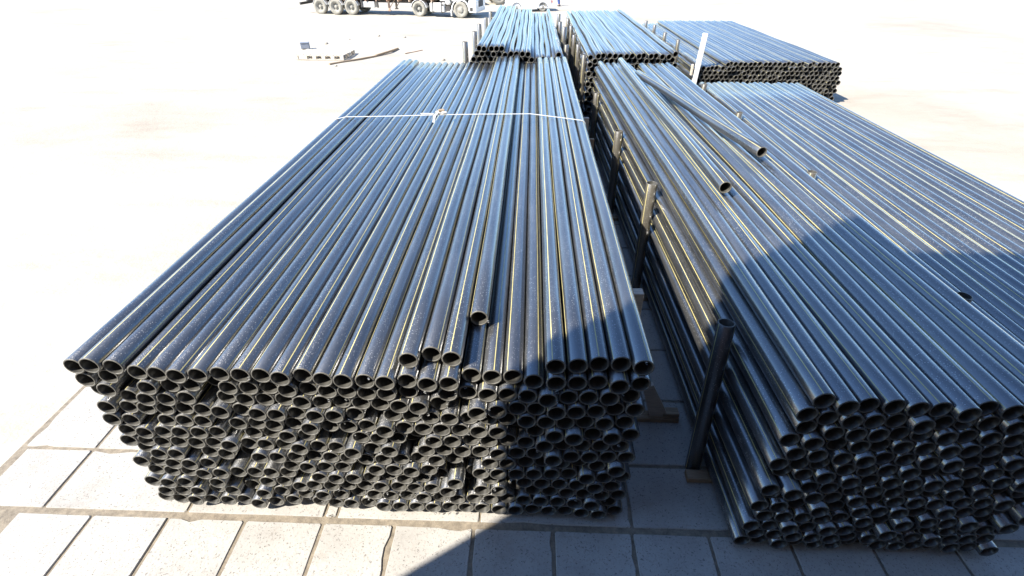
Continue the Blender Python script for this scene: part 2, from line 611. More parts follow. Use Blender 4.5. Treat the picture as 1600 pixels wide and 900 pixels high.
def rest_row(P, xs):
    """lay further pipes side by side on a pile, each where it comes to rest"""
    new = []
    for x in xs:
        z = FLOOR + D / 2
        for (a, b) in list(P) + new:
            dx = abs(a - x)
            if dx < D * 0.998:
                z = max(z, b + math.sqrt(D * D - dx * dx))
        new.append((x, z))
    return np.array([tuple(p) for p in P] + new)
def nest_row(P, a, n):
    """a row started where it beds deepest into the hollows below"""
    best = None
    for k in range(16):
        xs = [a + D * (k / 16 - 0.5) + i * D * 1.012 for i in range(n)]
        Q = rest_row(P, xs)
        m = float(Q[-n:, 1].mean())
        if best is None or m < best[0]: best = (m, Q)
    return best[1]

def hexrows(x0, x1, nrows, floor, jit=0.002, cut=None):
    out = []
    w = x1 - x0
    n = int(w / D)
    sp = (w - D) / (n - 1)
    for r_ in range(nrows):
        m = n if r_ % 2 == 0 else n - 1
        off = 0 if r_ % 2 == 0 else sp / 2
        for i in range(m):
            x = x0 + D / 2 + off + i * sp
            z = floor + D / 2 + r_ * D * 0.868
            if cut and not cut(x, r_): continue
            out.append((x + random.uniform(-jit, jit), z + random.uniform(0, jit)))
    return out

F_CAM, TH, PS = 780.0, R(34.55), R(2.057)
def to_px(x, y, z):
    z -= 4.6
    xr = x * math.cos(PS) + y * math.sin(PS); yf = -x * math.sin(PS) + y * math.cos(PS)
    fw = yf * math.cos(TH) - z * math.sin(TH); up = yf * math.sin(TH) + z * math.cos(TH)
    return 800 + F_CAM * xr / fw, 450 - F_CAM * up / fw

# ---- the big strapped stack
MX0, MX1 = -3.57, 0.96
random.seed(7)
rows = hexrows(MX0, MX1, 13, FLOOR, 0.004)
drop = set()
rg = random.Random(0)
cand = [i for i, (x, z) in enumerate(rows) if x < -0.1 and 0.3 < z < 1.6]
for i in rg.sample(cand, 14): drop.add(i)
rows = [p for i, p in enumerate(rows) if i not in drop]
P0 = settle(rows, MX0, MX1, FLOOR, 560)
n_low = len(P0)
P0 = rest_row(P0, [MX0 + D / 2 + i * (MX1 - MX0 - D) / 27 + random.uniform(-.0006, .0006) for i in range(28)])
n_main = len(P0)
EXTRA_X = [-0.885, -0.72, -0.558, -0.396]
P0 = rest_row(P0, EXTRA_X)
main_P = P0
is_extra = [i >= n_main for i in range(len(P0))]
# top layer: nothing lies over it
tops = [n_low <= i < n_main for i in range(len(P0))]
ORD = ['', 'first', 'second', 'third', 'fourth', 'fifth', 'sixth', 'seventh', 'eighth', 'ninth', 'tenth', 'eleventh', 'twelfth', 'thirteenth']
G_TOP = 'pipes in the top layer of the strapped stack'
G_LOW = 'pipes in the lower layers of the strapped stack'
G_BOT = 'pipes in the bottom layer of the strapped stack'
G_EX = 'loose pipes on top of the strapped stack'
rq = random.Random(21)
for i, (x, z) in enumerate(P0):
    x = float(x); z = float(z)
    yf = 2.74 + rq.gauss(0, 0.014)
    u = rq.random()
    if is_extra[i]:
        k = i - n_main
        yf = [2.77, 2.85, 2.80, 3.31][k]
        lab = ('loose pipe on top of the strapped stack with its end pulled back'
               if k == 3 else 'loose pipe lying on the top layer of the strapped stack, end flush with it')
        add_pipe('main', i, (x, yf, z), lab, None if k == 3 else G_EX)
        continue
    if tops[i]:
        yf = (2.70 if x < -0.45 else 2.77) + rq.gauss(0, 0.022)
        lab = 'yellow striped black pipe in the top layer of the strapped stack'
        gr = G_TOP
        if i == n_low: lab, gr = 'top layer pipe of the strapped stack on the edge facing the open yard', None
        if i == n_main - 1: lab, gr = 'top layer pipe of the strapped stack on the edge facing the upright pipe posts', None
        add_pipe('main', i, (x, yf, z), lab, gr)
        continue
    if u < 0.12 and x < 0.0: yf += rq.uniform(0.05, 0.22)
    elif u < 0.22: yf -= rq.uniform(0.02, 0.05)
    px, py = to_px(x, yf, z)
    bottom = z < FLOOR + D * 0.8
    if bottom: yf = 2.73 + rq.gauss(0, 0.015)
    if px > 466:
        if bottom:
            add_pipe('main', i, (x, yf, z), 'black pipe in the bottom layer of the strapped stack, just above the paving', G_BOT)
        else:
            lay = int(round((z - FLOOR - D / 2) / (D * 0.862))) + 1
            lay = min(max(lay, 2), 13)
            nm = ORD[lay]
            add_pipe('main', i, (x, yf, z), 'black pipe in the %s layer from the paving in the strapped stack, open end showing' % nm,
                     'pipes in the %s layer of the strapped stack' % nm)
    else:
        add_bulk('main', i, (x, yf, z))

# ---- near stack behind the row of posts
RX0, RX1 = 1.92, 4.24
YAW1 = 0.021                                           # this stack stands a little askew
rows = hexrows(RX0, RX1, 12, FLOOR, 0.003)
rP = settle(rows, RX0, RX1, FLOOR, 480)
for r_, (a, n) in enumerate([(2.06, 13), (2.16, 12)]):
    rP = nest_row(rP, a, n)
rq = random.Random(3)
vis_r1 = 0
for i, (x, z) in enumerate(rP):
    x = float(x); z = float(z)
    over = [j for j in range(len(rP)) if j != i and abs(rP[j][0] - x) < D * 0.8 and rP[j][1] > z + 0.05]
    left = not [j for j in range(len(rP)) if j != i and abs(rP[j][1] - z) < D * 0.62 and rP[j][0] < x - 0.03]
    yf = 2.5 + rq.gauss(0, 0.022)
    if not over:
        add_pipe('bowed', i, (x, yf, z), 'black pipe with yellow stripes on top of the stack beside the leaning striped post',
                 'pipes on top of the stack held by upright pipe posts', YAW1 + R(rq.gauss(0, .2)))
    elif left:
        add_pipe('bowed', i, (x, yf, z), 'black pipe at the side of the posted stack, just behind the upright pipe posts',
                 'pipes along the side of the stack held by upright pipe posts', YAW1)
    else:
        add_bulk('stiff12', i, (x, yf, z), YAW1)
r1_top = float(rP[:, 1].max())
variants('offcut', 8.2, 16, 0.010, 0.003, 1.4, 0.0, 2)
variants('cutoff', 5.4, 12, 0.010, 0.003, 1.4, 0.0, 1)
zl = r1_top + D + 0.004
add_pipe('offcut', 0, (2.44, 5.9, zl - 0.012), 'loose pipe on top of the posted stack with its open end pulled far back', None, YAW1 - 0.004)
add_pipe('cutoff', 0, (3.35, 7.17, zl), 'loose pipe lying askew across the top of the posted stack', None, 0.16)

# ---- stack standing end to end with the strapped one
def tower(x0, x1, y0, nrows, key, heaps, label_top, label_end, group, seed, front_rows=3):
    rows = hexrows(x0, x1, nrows, FLOOR, 0.002)
    P = settle(rows, x0, x1, FLOOR, 420)
    for (a, b) in heaps:
        P = nest_row(P, a, int((b - a) / (D * 1.012)) + 1)
    rr_ = random.Random(seed)
    ztop = np.sort(P[:, 1])[::-1]
    zlim = float(P[:, 1].max()) - (front_rows + 0.6) * D * 0.87
    for i, (x, z) in enumerate(P):
        x = float(x); z = float(z)
        over = [j for j in range(len(P)) if j != i and abs(P[j][0] - x) < D * 0.8 and P[j][1] > z + 0.05]
        yf = y0 + rr_.gauss(0, 0.05)
        if not over and to_px(x, yf + 5, z)[0] < 1140:
            add_pipe(key, i, (x, yf, z), label_top, group + ', top layer')
        elif not over:
            add_bulk(key, i, (x, yf, z))
        else:
            add_bulk('stiff', i, (x, yf, z))
    return P
c2P = tower(-1.78, 0.98, 15.15, 14, 'short', [(-1.60, -0.1), (-1.51, -0.78), (0.68, 0.70)],
            'black pipe on top of the stack standing end to end with the strapped stack', None,
            'pipes of the stack behind the strapped stack', 4)
r2P = tower(1.58, 4.12, 15.35, 15, 'short', [],
            'black pipe on top of the stack standing end to end with the posted stack', None,
            'pipes of the stack behind the posted stack', 8)
r3P = tower(5.72, 10.6, 18.5, 8, 'short', [(6.6, 10.4)],
            'black pipe on top of the far low stack beside the white post', None,
            'pipes of the far low stack', 9)
# further stack to the side, outside the photograph
for i, (x, z) in enumerate(hexrows(4.85, 7.7, 9, FLOOR, 0.0)):
    add_bulk('stiff12', i, (x, 3.4 + random.gauss(0, .04), z + 0.0))

bulk = bpy.data.objects.new('stacked_pipes', arrays_mesh('stacked_pipes', np.concatenate(bulk_V), np.concatenate(bulk_F), np.concatenate(bulk_M), PIPE_MATS))
col.objects.link(bulk)
tag(bulk, 'remaining black pipes packed inside and behind the stacks', 'pipes', kind='stuff')
print('pipes as things', PIPES, 'bulk', len(bulk_V), 'main top', float(main_P[:n_main, 1].max()), 'r1', r1_top, 'c2', c2P[:, 1].max(), 'r2', r2P[:, 1].max(), 'r3', r3P[:, 1].max())

# ------------------------------------------------------------------ upright posts cut from pipe
def post(x, y, h, label, group, leanx=0.0, leany=0.0, stripe=12, mats=('post', 'stripe', 'cut', 'bore')):
    V, F, MI = pipe_arrays(h, 3, lambda t: (0, 0), stripe)
    me = arrays_mesh('pipe_post', V, F, MI, mats)
    o = bpy.data.objects.new('pipe_post', me)
    col.objects.link(o)
    o.location = (x, y, 0.002)
    o.rotation_euler = Euler((R(90) + leany, leanx, 0), 'XYZ')
    tag(o, label, 'post', group)
    return o
PL = 'upright grey pipe post holding the side of the posted stack'
PG = 'upright posts along the side of the posted stack'
post(1.81, 3.38, 1.80, 'leaning black pipe post with a yellow stripe at the near end of the posted stack', None, 0.0, -R(7), stripe=285, mats=('pipe', 'stripe', 'cut', 'bore'))
for y, h, s in ((6.72, 1.82, 20), (9.5, 1.70, 50), (12.9, 1.60, 70)):
    post(1.83 - YAW1 * (y - 2.75), y, h, PL, PG, R(random.uniform(-.5, .5)), R(random.uniform(-1, 1)), s)
for y in (4.2, 7.2, 10.4, 13.4):
    post(4.335 - YAW1 * (y - 2.75), y, 1.6, 'upright pipe post on the far side of the posted stack', 'upright posts on the far side of the posted stack')
for i, (y, h) in enumerate(((15.5, 2.33), (17.7, 2.31), (20.0, 2.25), (22.6, 2.18), (25.6, 2.1))):
    post(-1.87, y, h, 'upright pipe post beside the yard side of the stack behind the strapped stack', 'yard side posts of the stack behind the strapped stack', R(random.uniform(-1, 1)), 0, 20 * i)
for i, (y, h) in enumerate(((17.3, 2.0), (18.95, 2.3), (21.2, 2.2), (23.3, 2.24))):
    post(1.07, y, h, 'upright pipe post in the gap beside the stack behind the strapped stack', 'gap side posts of the stack behind the strapped stack', R(random.uniform(-1, 1)), 0, 25 * i)
for i, (y, h) in enumerate(((15.6, 2.0), (17.4, 2.0), (19.4, 2.0), (21.4, 2.05), (24.0, 2.0))):
    post(1.49, y, h, 'upright pipe post in the gap beside the stack behind the posted stack', 'gap side posts of the stack behind the posted stack', R(random.uniform(-1, 1)), 0, 33 * i)
for i, (y, h) in enumerate(((21.3, 1.6), (23.7, 1.53), (25.9, 1.55), (27.9, 1.5))):
    post(5.62, y, h, 'upright pipe post along the side of the far low stack', 'posts along the far low stack', R(random.uniform(-1, 1)), 0, 21 * i)
wp = empty('white_post', (5.6, 18.45, 0))
tag(wp, 'tall white painted post at the front corner of the far low stack', 'post')
MB().box(-.075, .075, -.07, .07, 0, 2.2, b=.012).build('shaft', 'truck_white', wp, rot=(0, R(2.5), 0))
MB().box(-.16, -.095, -.05, .05, 0.9, 1.25, b=.008).build('bracket', 'palewood', wp)
for y in (4.6, 8.2, 11.8, 14.6):
    post(4.76, y, 1.45, 'upright pipe post between the posted stack and the low stack beyond it', 'posts of the low side stack')

# ------------------------------------------------------------------ timber
def bearer(x0, x1, y, label, group, dy=0.13, h=None, name='timber_bearer', m='wood'):
    h = h or FLOOR - 0.002
    mb = MB(); mb.box((x0 - x1) / 2, (x1 - x0) / 2, -dy / 2, dy / 2, 0, h, b=.006)
    o = mb.build(name, m, None, ((x0 + x1) / 2, y, 0.001), (0, 0, R(random.uniform(-.4, .4))))
    return tag(o, label, 'timber', group)
bearer(-3.95, 1.80, 4.03, 'timber bearer under the strapped stack carrying the leaning stake at its end', None)
for y in (7.4, 10.6, 13.9):
    bearer(-3.9, 1.62, y, 'timber bearer lying under the strapped stack', 'bearers under the strapped stack')
for y in (3.36, 6.45, 9.2, 12.6):
    bearer(1.70, 4.45, y - (0.0 if y > 4 else 0.12), 'timber bearer lying under the posted stack', 'bearers under the posted stack', 0.12)
for y in (16.2, 20.5, 24.8):
    bearer(-1.76, 0.96, y, 'timber bearer under the stack behind the strapped stack', 'bearers under the stack behind the strapped stack')
    bearer(1.54, 4.2, y + .2, 'timber bearer under the stack behind the posted stack', 'bearers under the stack behind the posted stack')
    bearer(5.74, 10.6, y + 3.2, 'timber bearer under the far low stack', 'bearers under the far low stack')
for y in (5.4, 9.8, 14.2):
    bearer(4.87, 7.8, y, 'timber bearer under the low stack beyond the posted stack', 'bearers under the low side stack')

def stake(x, y, h, label, group=None, m='wood', w=0.11, t=0.09, lean=0.0, z0=0.001):
    mb = MB()
    mb.box(-w / 2, w / 2, -t / 2, t / 2, 0, h, b=.006)
    o = mb.build('wooden_stake', m, None, (x, y, z0), (0, lean, R(random.uniform(-4, 4))))
    return tag(o, label, 'stake', group)
stake(1.27, 4.72, 1.34, 'squared timber stake beside the strapped stack, nearest the leaning stake', None, 'palewood', 0.12, 0.12)
stake(1.26, 10.3, 1.29, 'brown timber stake in the gap beside the strap end', None, 'wood', 0.14, 0.08)
stake(1.25, 11.9, 1.27, 'wide pale board upright in the gap beyond the strap', None, 'palewood', 0.24, 0.10)
stake(1.2, 14.3, 1.32, 'timber stake at the far corner of the strapped stack', None, 'wood', 0.12, 0.1)
# leaning stake on the bearer end: a sawn board with a slanting top and its foot block
ls = empty('leaning_stake', (1.56, 4.03, FLOOR))
tag(ls, 'short board leaning from the bearer end against the strapped stack', 'stake')
MB().prism([(-.10, 0.0), (.12, 0.0), (-.13, .50), (-.26, .50)], -.03, .03, 'y').build('board', 'palewood', ls)
MB().box(.05, .23, -.055, .055, 0.001, .075, b=.005).build('foot_block', 'wood', ls)
for y in (3.3, 5.6, 7.6, 10.2, 13.0):
    stake(-3.66, y, 1.6, 'timber stake standing on the yard side of the strapped stack', 'yard side stakes of the strapped stack')

# ------------------------------------------------------------------ strap
def strap():
    Y = 9.16
    root = empty('strap', (0, Y, 0))
    tag(root, 'white plastic strap pulled tight over the big stack of pipes', 'strap')
    pts = []
    for (x, z) in main_P:
        for k in range(24):
            a = 2 * math.pi * k / 24
            pts.append((float(x) + (RO + .004) * math.cos(a), float(z) + (RO + .004) * math.sin(a)))
    pts = sorted(set(pts))
    up = []
    for p in pts:
        while len(up) >= 2 and (up[-1][0] - up[-2][0]) * (p[1] - up[-2][1]) - (up[-1][1] - up[-2][1]) * (p[0] - up[-2][0]) >= 0:
            up.pop()
        up.append(p)
    line = [(up[0][0] - .003, .10)] + up + [(up[-1][0] + .003, .10)]
    # cut long spans so the band can sag a little
    fin = []
    for a, b in zip(line[:-1], line[1:]):
        n = max(1, int(math.hypot(b[0] - a[0], b[1] - a[1]) / .12))
        for i in range(n):
            t = i / n
            fin.append((a[0] + (b[0] - a[0]) * t, a[1] + (b[1] - a[1]) * t))
    fin.append(line[-1])
    w = .02
    vs, fs = [], []
    for i, (x, z) in enumerate(fin):
        p, q = fin[max(i - 1, 0)], fin[min(i + 1, len(fin) - 1)]
        dx, dz = q[0] - p[0], q[1] - p[1]
        l = math.hypot(dx, dz) or 1
        nx_, nz_ = -dz / l * .003, dx / l * .003
        dy = (-0.03 * (-x) if x < 0 else -0.45 * x) + .008 * math.sin(x * 3)
        for (s, k) in ((-1, 0), (1, 0), (1, 1), (-1, 1)):
            vs.append((x + nx_ * k, dy + s * w, z + nz_ * k))
        if i:
            o = i * 4
            for k in range(4):
                k2 = (k + 1) % 4
                fs.append((o - 4 + k, o - 4 + k2, o + k2, o + k))
    MB().add(vs, fs, 0, False).build('band', 'strap', root)
    def ztop(x):
        for a, b in zip(fin[:-1], fin[1:]):
            if a[0] <= x <= b[0] and a[1] > 1.5 and b[0] > a[0]:
                return a[1] + (b[1] - a[1]) * (x - a[0]) / (b[0] - a[0])
        return 2.05
    zk = ztop(-1.6)
    # bunched knot of strap round a ratchet with a loose tail
    mb = MB()
    rk = random.Random(2)
    prof = [(0.01, -.11), (.036, -.095), (.046, -.05), (.038, -.015), (.048, .03), (.042, .075), (.03, .1), (.008, .11)]
    k0 = len(mb.v)
    mb.lathe(prof, 12, 'x')
    mb.v = [(x, y + rk.uniform(-.012, .012), z * .62 + rk.uniform(-.008, .012)) for x, y, z in mb.v]
    mb.build('knot', 'strap', root, (-1.6, 0, zk + .028))
    MB().box(-.055, .055, -.035, .035, -.014, .02, b=.006).build('ratchet', 'wood', root, (-1.6, .0, zk + .066), (0, 0, R(12)))
    MB().box(-.12, .12, -.025, .025, 0, .012, b=.004).build('tensioner', 'strap', root, (-1.86, -.02, zk + .006))
    t = []
    for i in range(9):
        s = i / 8
        t.append((-1.66 - .05 * s - .02 * math.sin(s * 4), -.03 - .34 * s, zk + .03 - .05 * s - .03 * s * s + .012 * math.sin(s * 7)))
    vs, fs = [], []
    for i, (x, y, z) in enumerate(t):
        vs += [(x - .02, y, z), (x + .02, y, z), (x + .02, y, z + .003), (x - .02, y, z + .003)]
        if i:
            o = i * 4
            for k in range(4):
                k2 = (k + 1) % 4
                fs.append((o - 4 + k, o - 4 + k2, o + k2, o + k))
    MB().add(vs, fs).build('tail', 'strap', root)
strap()

# thin curls of shaved plastic left on the sawn pipe ends
def shavings():
    rk = random.Random(77)
    mb = MB()
    ends = [o for o in bpy.data.objects if o.name.split('.')[0] == 'pipe' and o.location.y < 3.4 and o.location.x < 1.0]
    for o in rk.sample(ends, 90):
        a = rk.uniform(0, 6.28)
        rr_ = rk.uniform(RI, RO)
        c = Vector((o.location.x + rr_ * math.cos(a), o.location.y - .002, o.location.z + rr_ * math.sin(a)))
        rad = rk.uniform(.006, .014); turns = rk.uniform(.6, 1.8); w = rk.uniform(.004, .009)
        ax = rk.uniform(0, 6.28)
        vs, fs = [], []
        n = 9
        for i in range(n + 1):
            t = i / n * turns * 6.28
            p = Vector((rad * math.cos(t + ax), -rad * .5 - w * .6 * i / n * 3, rad * math.sin(t + ax)))
            vs += [c + p, c + p + Vector((0, -w, rk.uniform(-.002, .002)))]
            if i: fs.append((2 * i - 2, 2 * i - 1, 2 * i + 1, 2 * i))
        mb.add(vs, fs, 0, True)
    tag(mb.build('plastic_shavings', 'shaving'), 'thin curls of shaved plastic clinging to the sawn pipe ends', 'shavings', kind='stuff')
M['shaving'] = simple('shaving_plastic', (0.3, 0.3, 0.29), 0.2, 0.4, 30)
shavings()

# ------------------------------------------------------------------ lorry
def wheel(parent, x, y, r, w, side=-1, dished=True, name='wheel'):
    """tyre with rim, axle along local y, outer face towards -y"""
    g = bpy.data.objects.new(name, MB().lathe(
        [(r * .58, -w * .42), (r * .72, -w * .5), (r * .93, -w * .47), (r, -w * .36), (r, w * .36), (r * .93, w * .47), (r * .72, w * .5), (r * .58, w * .42)],
        32, 'y', closed=True).mesh(name, 'dust_rubber'))
    col.objects.link(g); g.parent = parent; g.location = (x, y, r)
    if dished:
        pr = [(r * .60, -w * .40), (r * .54, -w * .42), (r * .50, -w * .1), (r * .30, -w * .02), (r * .22, -w * .06), (r * .20, -w * .34), (r * .12, -w * .38), (0.001, -w * .38)]
    else:
        pr = [(r * .60, -w * .40), (r * .55, -w * .44), (r * .50, -w * .30), (r * .42, -w * .36), (r * .30, -w * .5), (r * .22, -w * .56), (0.001, -w * .56)]
    MB().lathe(pr, 28, 'y').build('rim', 'dust_rim', g)
    mb = MB()
    for k in range(8):
        a = 2 * math.pi * k / 8
        mb.lathe([(.022, 0), (.022, -.03), (.001, -.03)], 6, 'y', (r * .36 * math.cos(a), -w * .04 if dished else -w * .40, r * .36 * math.sin(a)))
    mb.build('wheel_nuts', 'truck_frame', g)
    return g
def mudguard(parent, x, y0, y1, r, th, a0, a1, m='truck_white', name='mudguard', cz=.52):
    n = 12
    vs, fs = [], []
    for i in range(n + 1):
        a = R(a0 + (a1 - a0) * i / n)
        for rr_ in (r, r + th):
            for y in (y0, y1):
                vs.append((x + rr_ * math.cos(a), y, cz + rr_ * math.sin(a)))
    for i in range(n):
        o = i * 4
        for q in ((0, 1, 3, 2),):
            pass
        fs += [(o, o + 4, o + 5, o + 1), (o + 2, o + 3, o + 7, o + 6), (o, o + 2, o + 6, o + 4), (o + 1, o + 5, o + 7, o + 3)]
    fs += [(0, 1, 3, 2), (n * 4, n * 4 + 2, n * 4 + 3, n * 4 + 1)]
    ob = MB().add(vs, fs).build(name, m, parent)
    fix_normals(ob.data)
    return ob
def lorry():
    # local x runs towards the cab, near flank at y = 0, far flank at y = 2.5
    T = empty('articulated_lorry', (-5.42, 42.63, -0.015), R(-10.4))
    tag(T, 'dusty white lorry with a three axle flatbed trailer parked across the yard', 'lorry')
    W = 2.5
    for x in (-11.65, -10.3, -8.95):
        for y, rz in ((.19, 0), (W - .19, math.pi)):
            w = wheel(T, x, y, .55, .38); w.rotation_euler = (0, 0, rz)
        mudguard(T, x, .02, .42, .60, .02, 15, 165)
        MB().lathe([(.06, .3), (.06, W - .3)], 12, 'y', (x, 0, .55)).build('axle', 'truck_frame', T)
    for y in (.72, W - .92):
        MB().box(-13.2, -2.2, y, y + .2, .86, 1.16, b=.01).build('trailer_beam', 'truck_frame', T)
    MB().box(-13.4, -1.75, 0, W, 1.17, 1.36, b=.015).build('trailer_deck', 'truck_rust', T)
    for k in range(13):
        x = -13.1 + k * .9
        MB().box(x, x + .07, .012, .7, 1.0, 1.165).build('outrigger', 'truck_rust', T)
    # load frames on the deck rise above the picture
    MB().box(-13.4, -13.3, .05, W - .05, 1.37, 2.3, b=.01).build('tailboard', 'truck_rust', T)
    MB().box(-1.85, -1.75, .05, W - .05, 1.37, 2.7, b=.01).build('headboard', 'truck_rust', T)
    lb = MB().box(-13.45, -13.35, .1, W - .1, .62, .80, b=.01).build('rear_bumper', 'truck_frame', T)
    for y in (.2, W - .4):
        MB().box(-13.47, -13.455, y, y + .2, .65, .77).build('tail_light', 'redlamp', T)
    # landing legs
    for y in (.5, W - .6):
        lg = MB().box(-6.05, -5.92, y, y + .12, .35, 1.165, b=.01).build('landing_leg', 'truck_rust', T)
        MB().box(-6.12, -5.85, y - .05, y + .17, .30, .35, b=.01).build('foot', 'truck_rust', lg)
        MB().tube([(-5.95, y + .06, .5), (-5.4, y + .06, 1.14)], .03, 8).build('brace', 'truck_rust', lg)
    MB().box(-8.1, -8.0, .06, .2, .55, 1.165).build('side_guard_post', 'truck_frame', T)
    MB().box(-6.75, -6.68, .06, .2, .55, 1.165).build('side_guard_post', 'truck_frame', T)
    MB().box(-8.1, -7.0, .15, .75, .55, .95, b=.03).build('tool_box', 'truck_tank', T)
    # tractor
    for y in (.72, W - .92):
        MB().box(-4.2, .6, y, y + .18, .6, .85, b=.01).build('chassis_beam', 'truck_frame', T)
    for y, rz in ((.28, 0), (W - .28, math.pi)):
        w = wheel(T, -3.33, y, .54, .56, dished=True); w.rotation_euler = (0, 0, rz)
        w = wheel(T, 0, y - .1 if rz == 0 else y + .1, .54, .34, dished=False); w.rotation_euler = (0, 0, rz)
    mudguard(T, -3.33, .0, .6, .62, .03, 10, 170)
    mudguard(T, -3.33, W - .6, W, .62, .03, 10, 170)
    mudguard(T, 0, -.02, .4, .64, .07, -5, 185, cz=.55)
    mudguard(T, 0, W - .4, W + .02, .64, .07, -5, 185, cz=.55)
    MB().box(-.05 - .72, -.69, .0, .38, .12, .55, b=.01).build('mud_flap', 'truck_white', T)
    tk = MB().box(-2.45, -1.25, .03, .7, .34, .98, b=.07).build('fuel_tank', 'truck_tank', T)
    for x in (-2.2, -1.5):
        MB().box(x - .03, x + .03, .012, .71, .28, .99, b=.004).build('tank_strap', 'truck_frame', tk)
    MB().lathe([(.001, 0), (.06, 0), (.06, -.04), (.001, -.04)], 12, 'y', (-1.4, .03, .85)).build('filler_cap', 'truck_frame', tk)
    MB().lathe([(.001, .04), (.16, .04), (.19, .08), (.19, .5), (.16, .54), (.001, .54)], 20, 'y', (-.98, 0, 1.02)).build('air_tank', 'truck_tank', T)
    MB().box(-1.15, -.82, .05, .5, .45, .75, b=.02).build('battery_box', 'truck_frame', T)
    MB().box(-4.2, -.9, .68, W - .68, .86, .95, b=.01).build('catwalk', 'truck_frame', T)
    cab = MB()
    cab.prism([(-.95, 1.22), (1.15, 1.22), (1.22, 1.6), (1.12, 2.1), (.92, 3.0), (.7, 3.2), (-.9, 3.2)], .02, W - .02, 'y')
    cb = cab.build('cab', 'truck_white', T)
    fix_normals(cb.data)
    for y in (.012, W - .012):
        MB().box(-.45, .85, min(y, y), y + .012 if y > 1 else y + .008, 1.3, 2.0).build('door', 'truck_white', cb)
        MB().prism([(-.35, 2.1), (.98, 2.1), (.78, 2.85), (-.35, 2.85)], y - .006, y + .006, 'y').build('side_window', 'glass', cb)
    MB().prism([(1.135, 2.12), (.945, 2.95), (.955, 2.96), (1.15, 2.12)], .2, W - .2, 'y').build('windscreen', 'glass', cb)
    bp = MB().box(.66, 1.26, .0, W, .36, 1.2, b=.05).build('bumper', 'truck_white', T)
    for y in (.1, W - .45):
        MB().box(1.25, 1.275, y, y + .35, .62, .82, b=.004).build('headlight', 'lamp', bp)
    MB().box(.75, .98, -.012, .012, .46, .72, b=.004).build('step_recess', 'truck_frame', bp)
    MB().box(1.245, 1.27, .6, W - .6, .7, 1.15, b=.006).build('grille', 'truck_frame', bp)
    for y in (-.16, W + .06):
        MB().box(.9, 1.0, y, y + .1, 2.1, 2.6, b=.02).build('mirror', 'truck_frame', cb)
lorry()

# ------------------------------------------------------------------ white car
def car():
    C = empty('white_car', (0.71, 48.2, -0.015), R(10.5 + 180))
    tag(C, 'white car parked beyond the lorry at the edge of the yard', 'car')
    # local x forward (towards picture left), near flank at local y = +0.8
    s = 0.9
    prof = [(-.75, .26), (-.8, .5), (-.72, .86), (-.3, .95), (.0, 1.36), (1.1, 1.42), (1.75, 1.0), (2.75, .86), (2.92, .62), (2.88, .26)]
    ring = []
    secs = [(-.80, .10), (-.74, .02), (-.2, 0), (.2, 0), (.74, .02), (.80, .10)]
    mb = MB()
    n = len(prof)
    cx, cz = 1.05, .6
    vs = []
    for y, ins in secs:
        for (x, z) in prof:
            taper = 1.0 if z < .97 else .86
            vs.append((x - math.copysign(ins, x - cx), y * taper, z - (ins * .5 if z > .5 else 0)))
    fs = [tuple(range(n)), tuple(reversed(range((len(secs) - 1) * n, len(secs) * n)))]
    for i in range(len(secs) - 1):
        for k in range(n):
            k2 = (k + 1) % n
            fs.append((i * n + k2, i * n + k, (i + 1) * n + k, (i + 1) * n + k2))
    mb.add(vs, fs)
    body = mb.build('body', 'truck_white', C)
    fix_normals(body.data)
    for x in (0.0, 2.2):
        for y, rz in ((.70, math.pi), (-.70, 0)):
            w = wheel(C, x, y, .31, .2, dished=False); w.rotation_euler = (0, 0, rz)
            mudguard(C, x, y - .14, y + .14, .335, .03, 5, 175, 'truck_frame', 'wheel_arch', cz=.31)
    for y in (.70, -.70):
        MB().prism([(.05, 1.0), (1.6, 1.0), (1.05, 1.34), (.12, 1.3)], y - .006, y + .006, 'y').build('side_window', 'glass', body)
    MB().prism([(1.12, 1.39), (1.15, 1.4), (1.78, 1.02), (1.74, 1.01)], -.58, .58, 'y').build('windscreen', 'glass', body)
    MB().box(-.86, -.70, -.78, .78, .28, .50, b=.03).build('rear_bumper', 'truck_white', body)
    MB().box(2.82, 2.98, -.78, .78, .28, .5, b=.03).build('front_bumper', 'truck_white', body)
    for y in (.55, -.75):
        MB().box(2.86, 2.94, y, y + .2, .58, .7, b=.02).build('headlight', 'lamp', body)
        MB().box(-.82, -.74, y, y + .2, .6, .78, b=.02).build('tail_light', 'redlamp', body)
    MB().box(.1, 2.1, .79, .812, .24, .36, b=.005).build('sill', 'truck_white', body)
car()

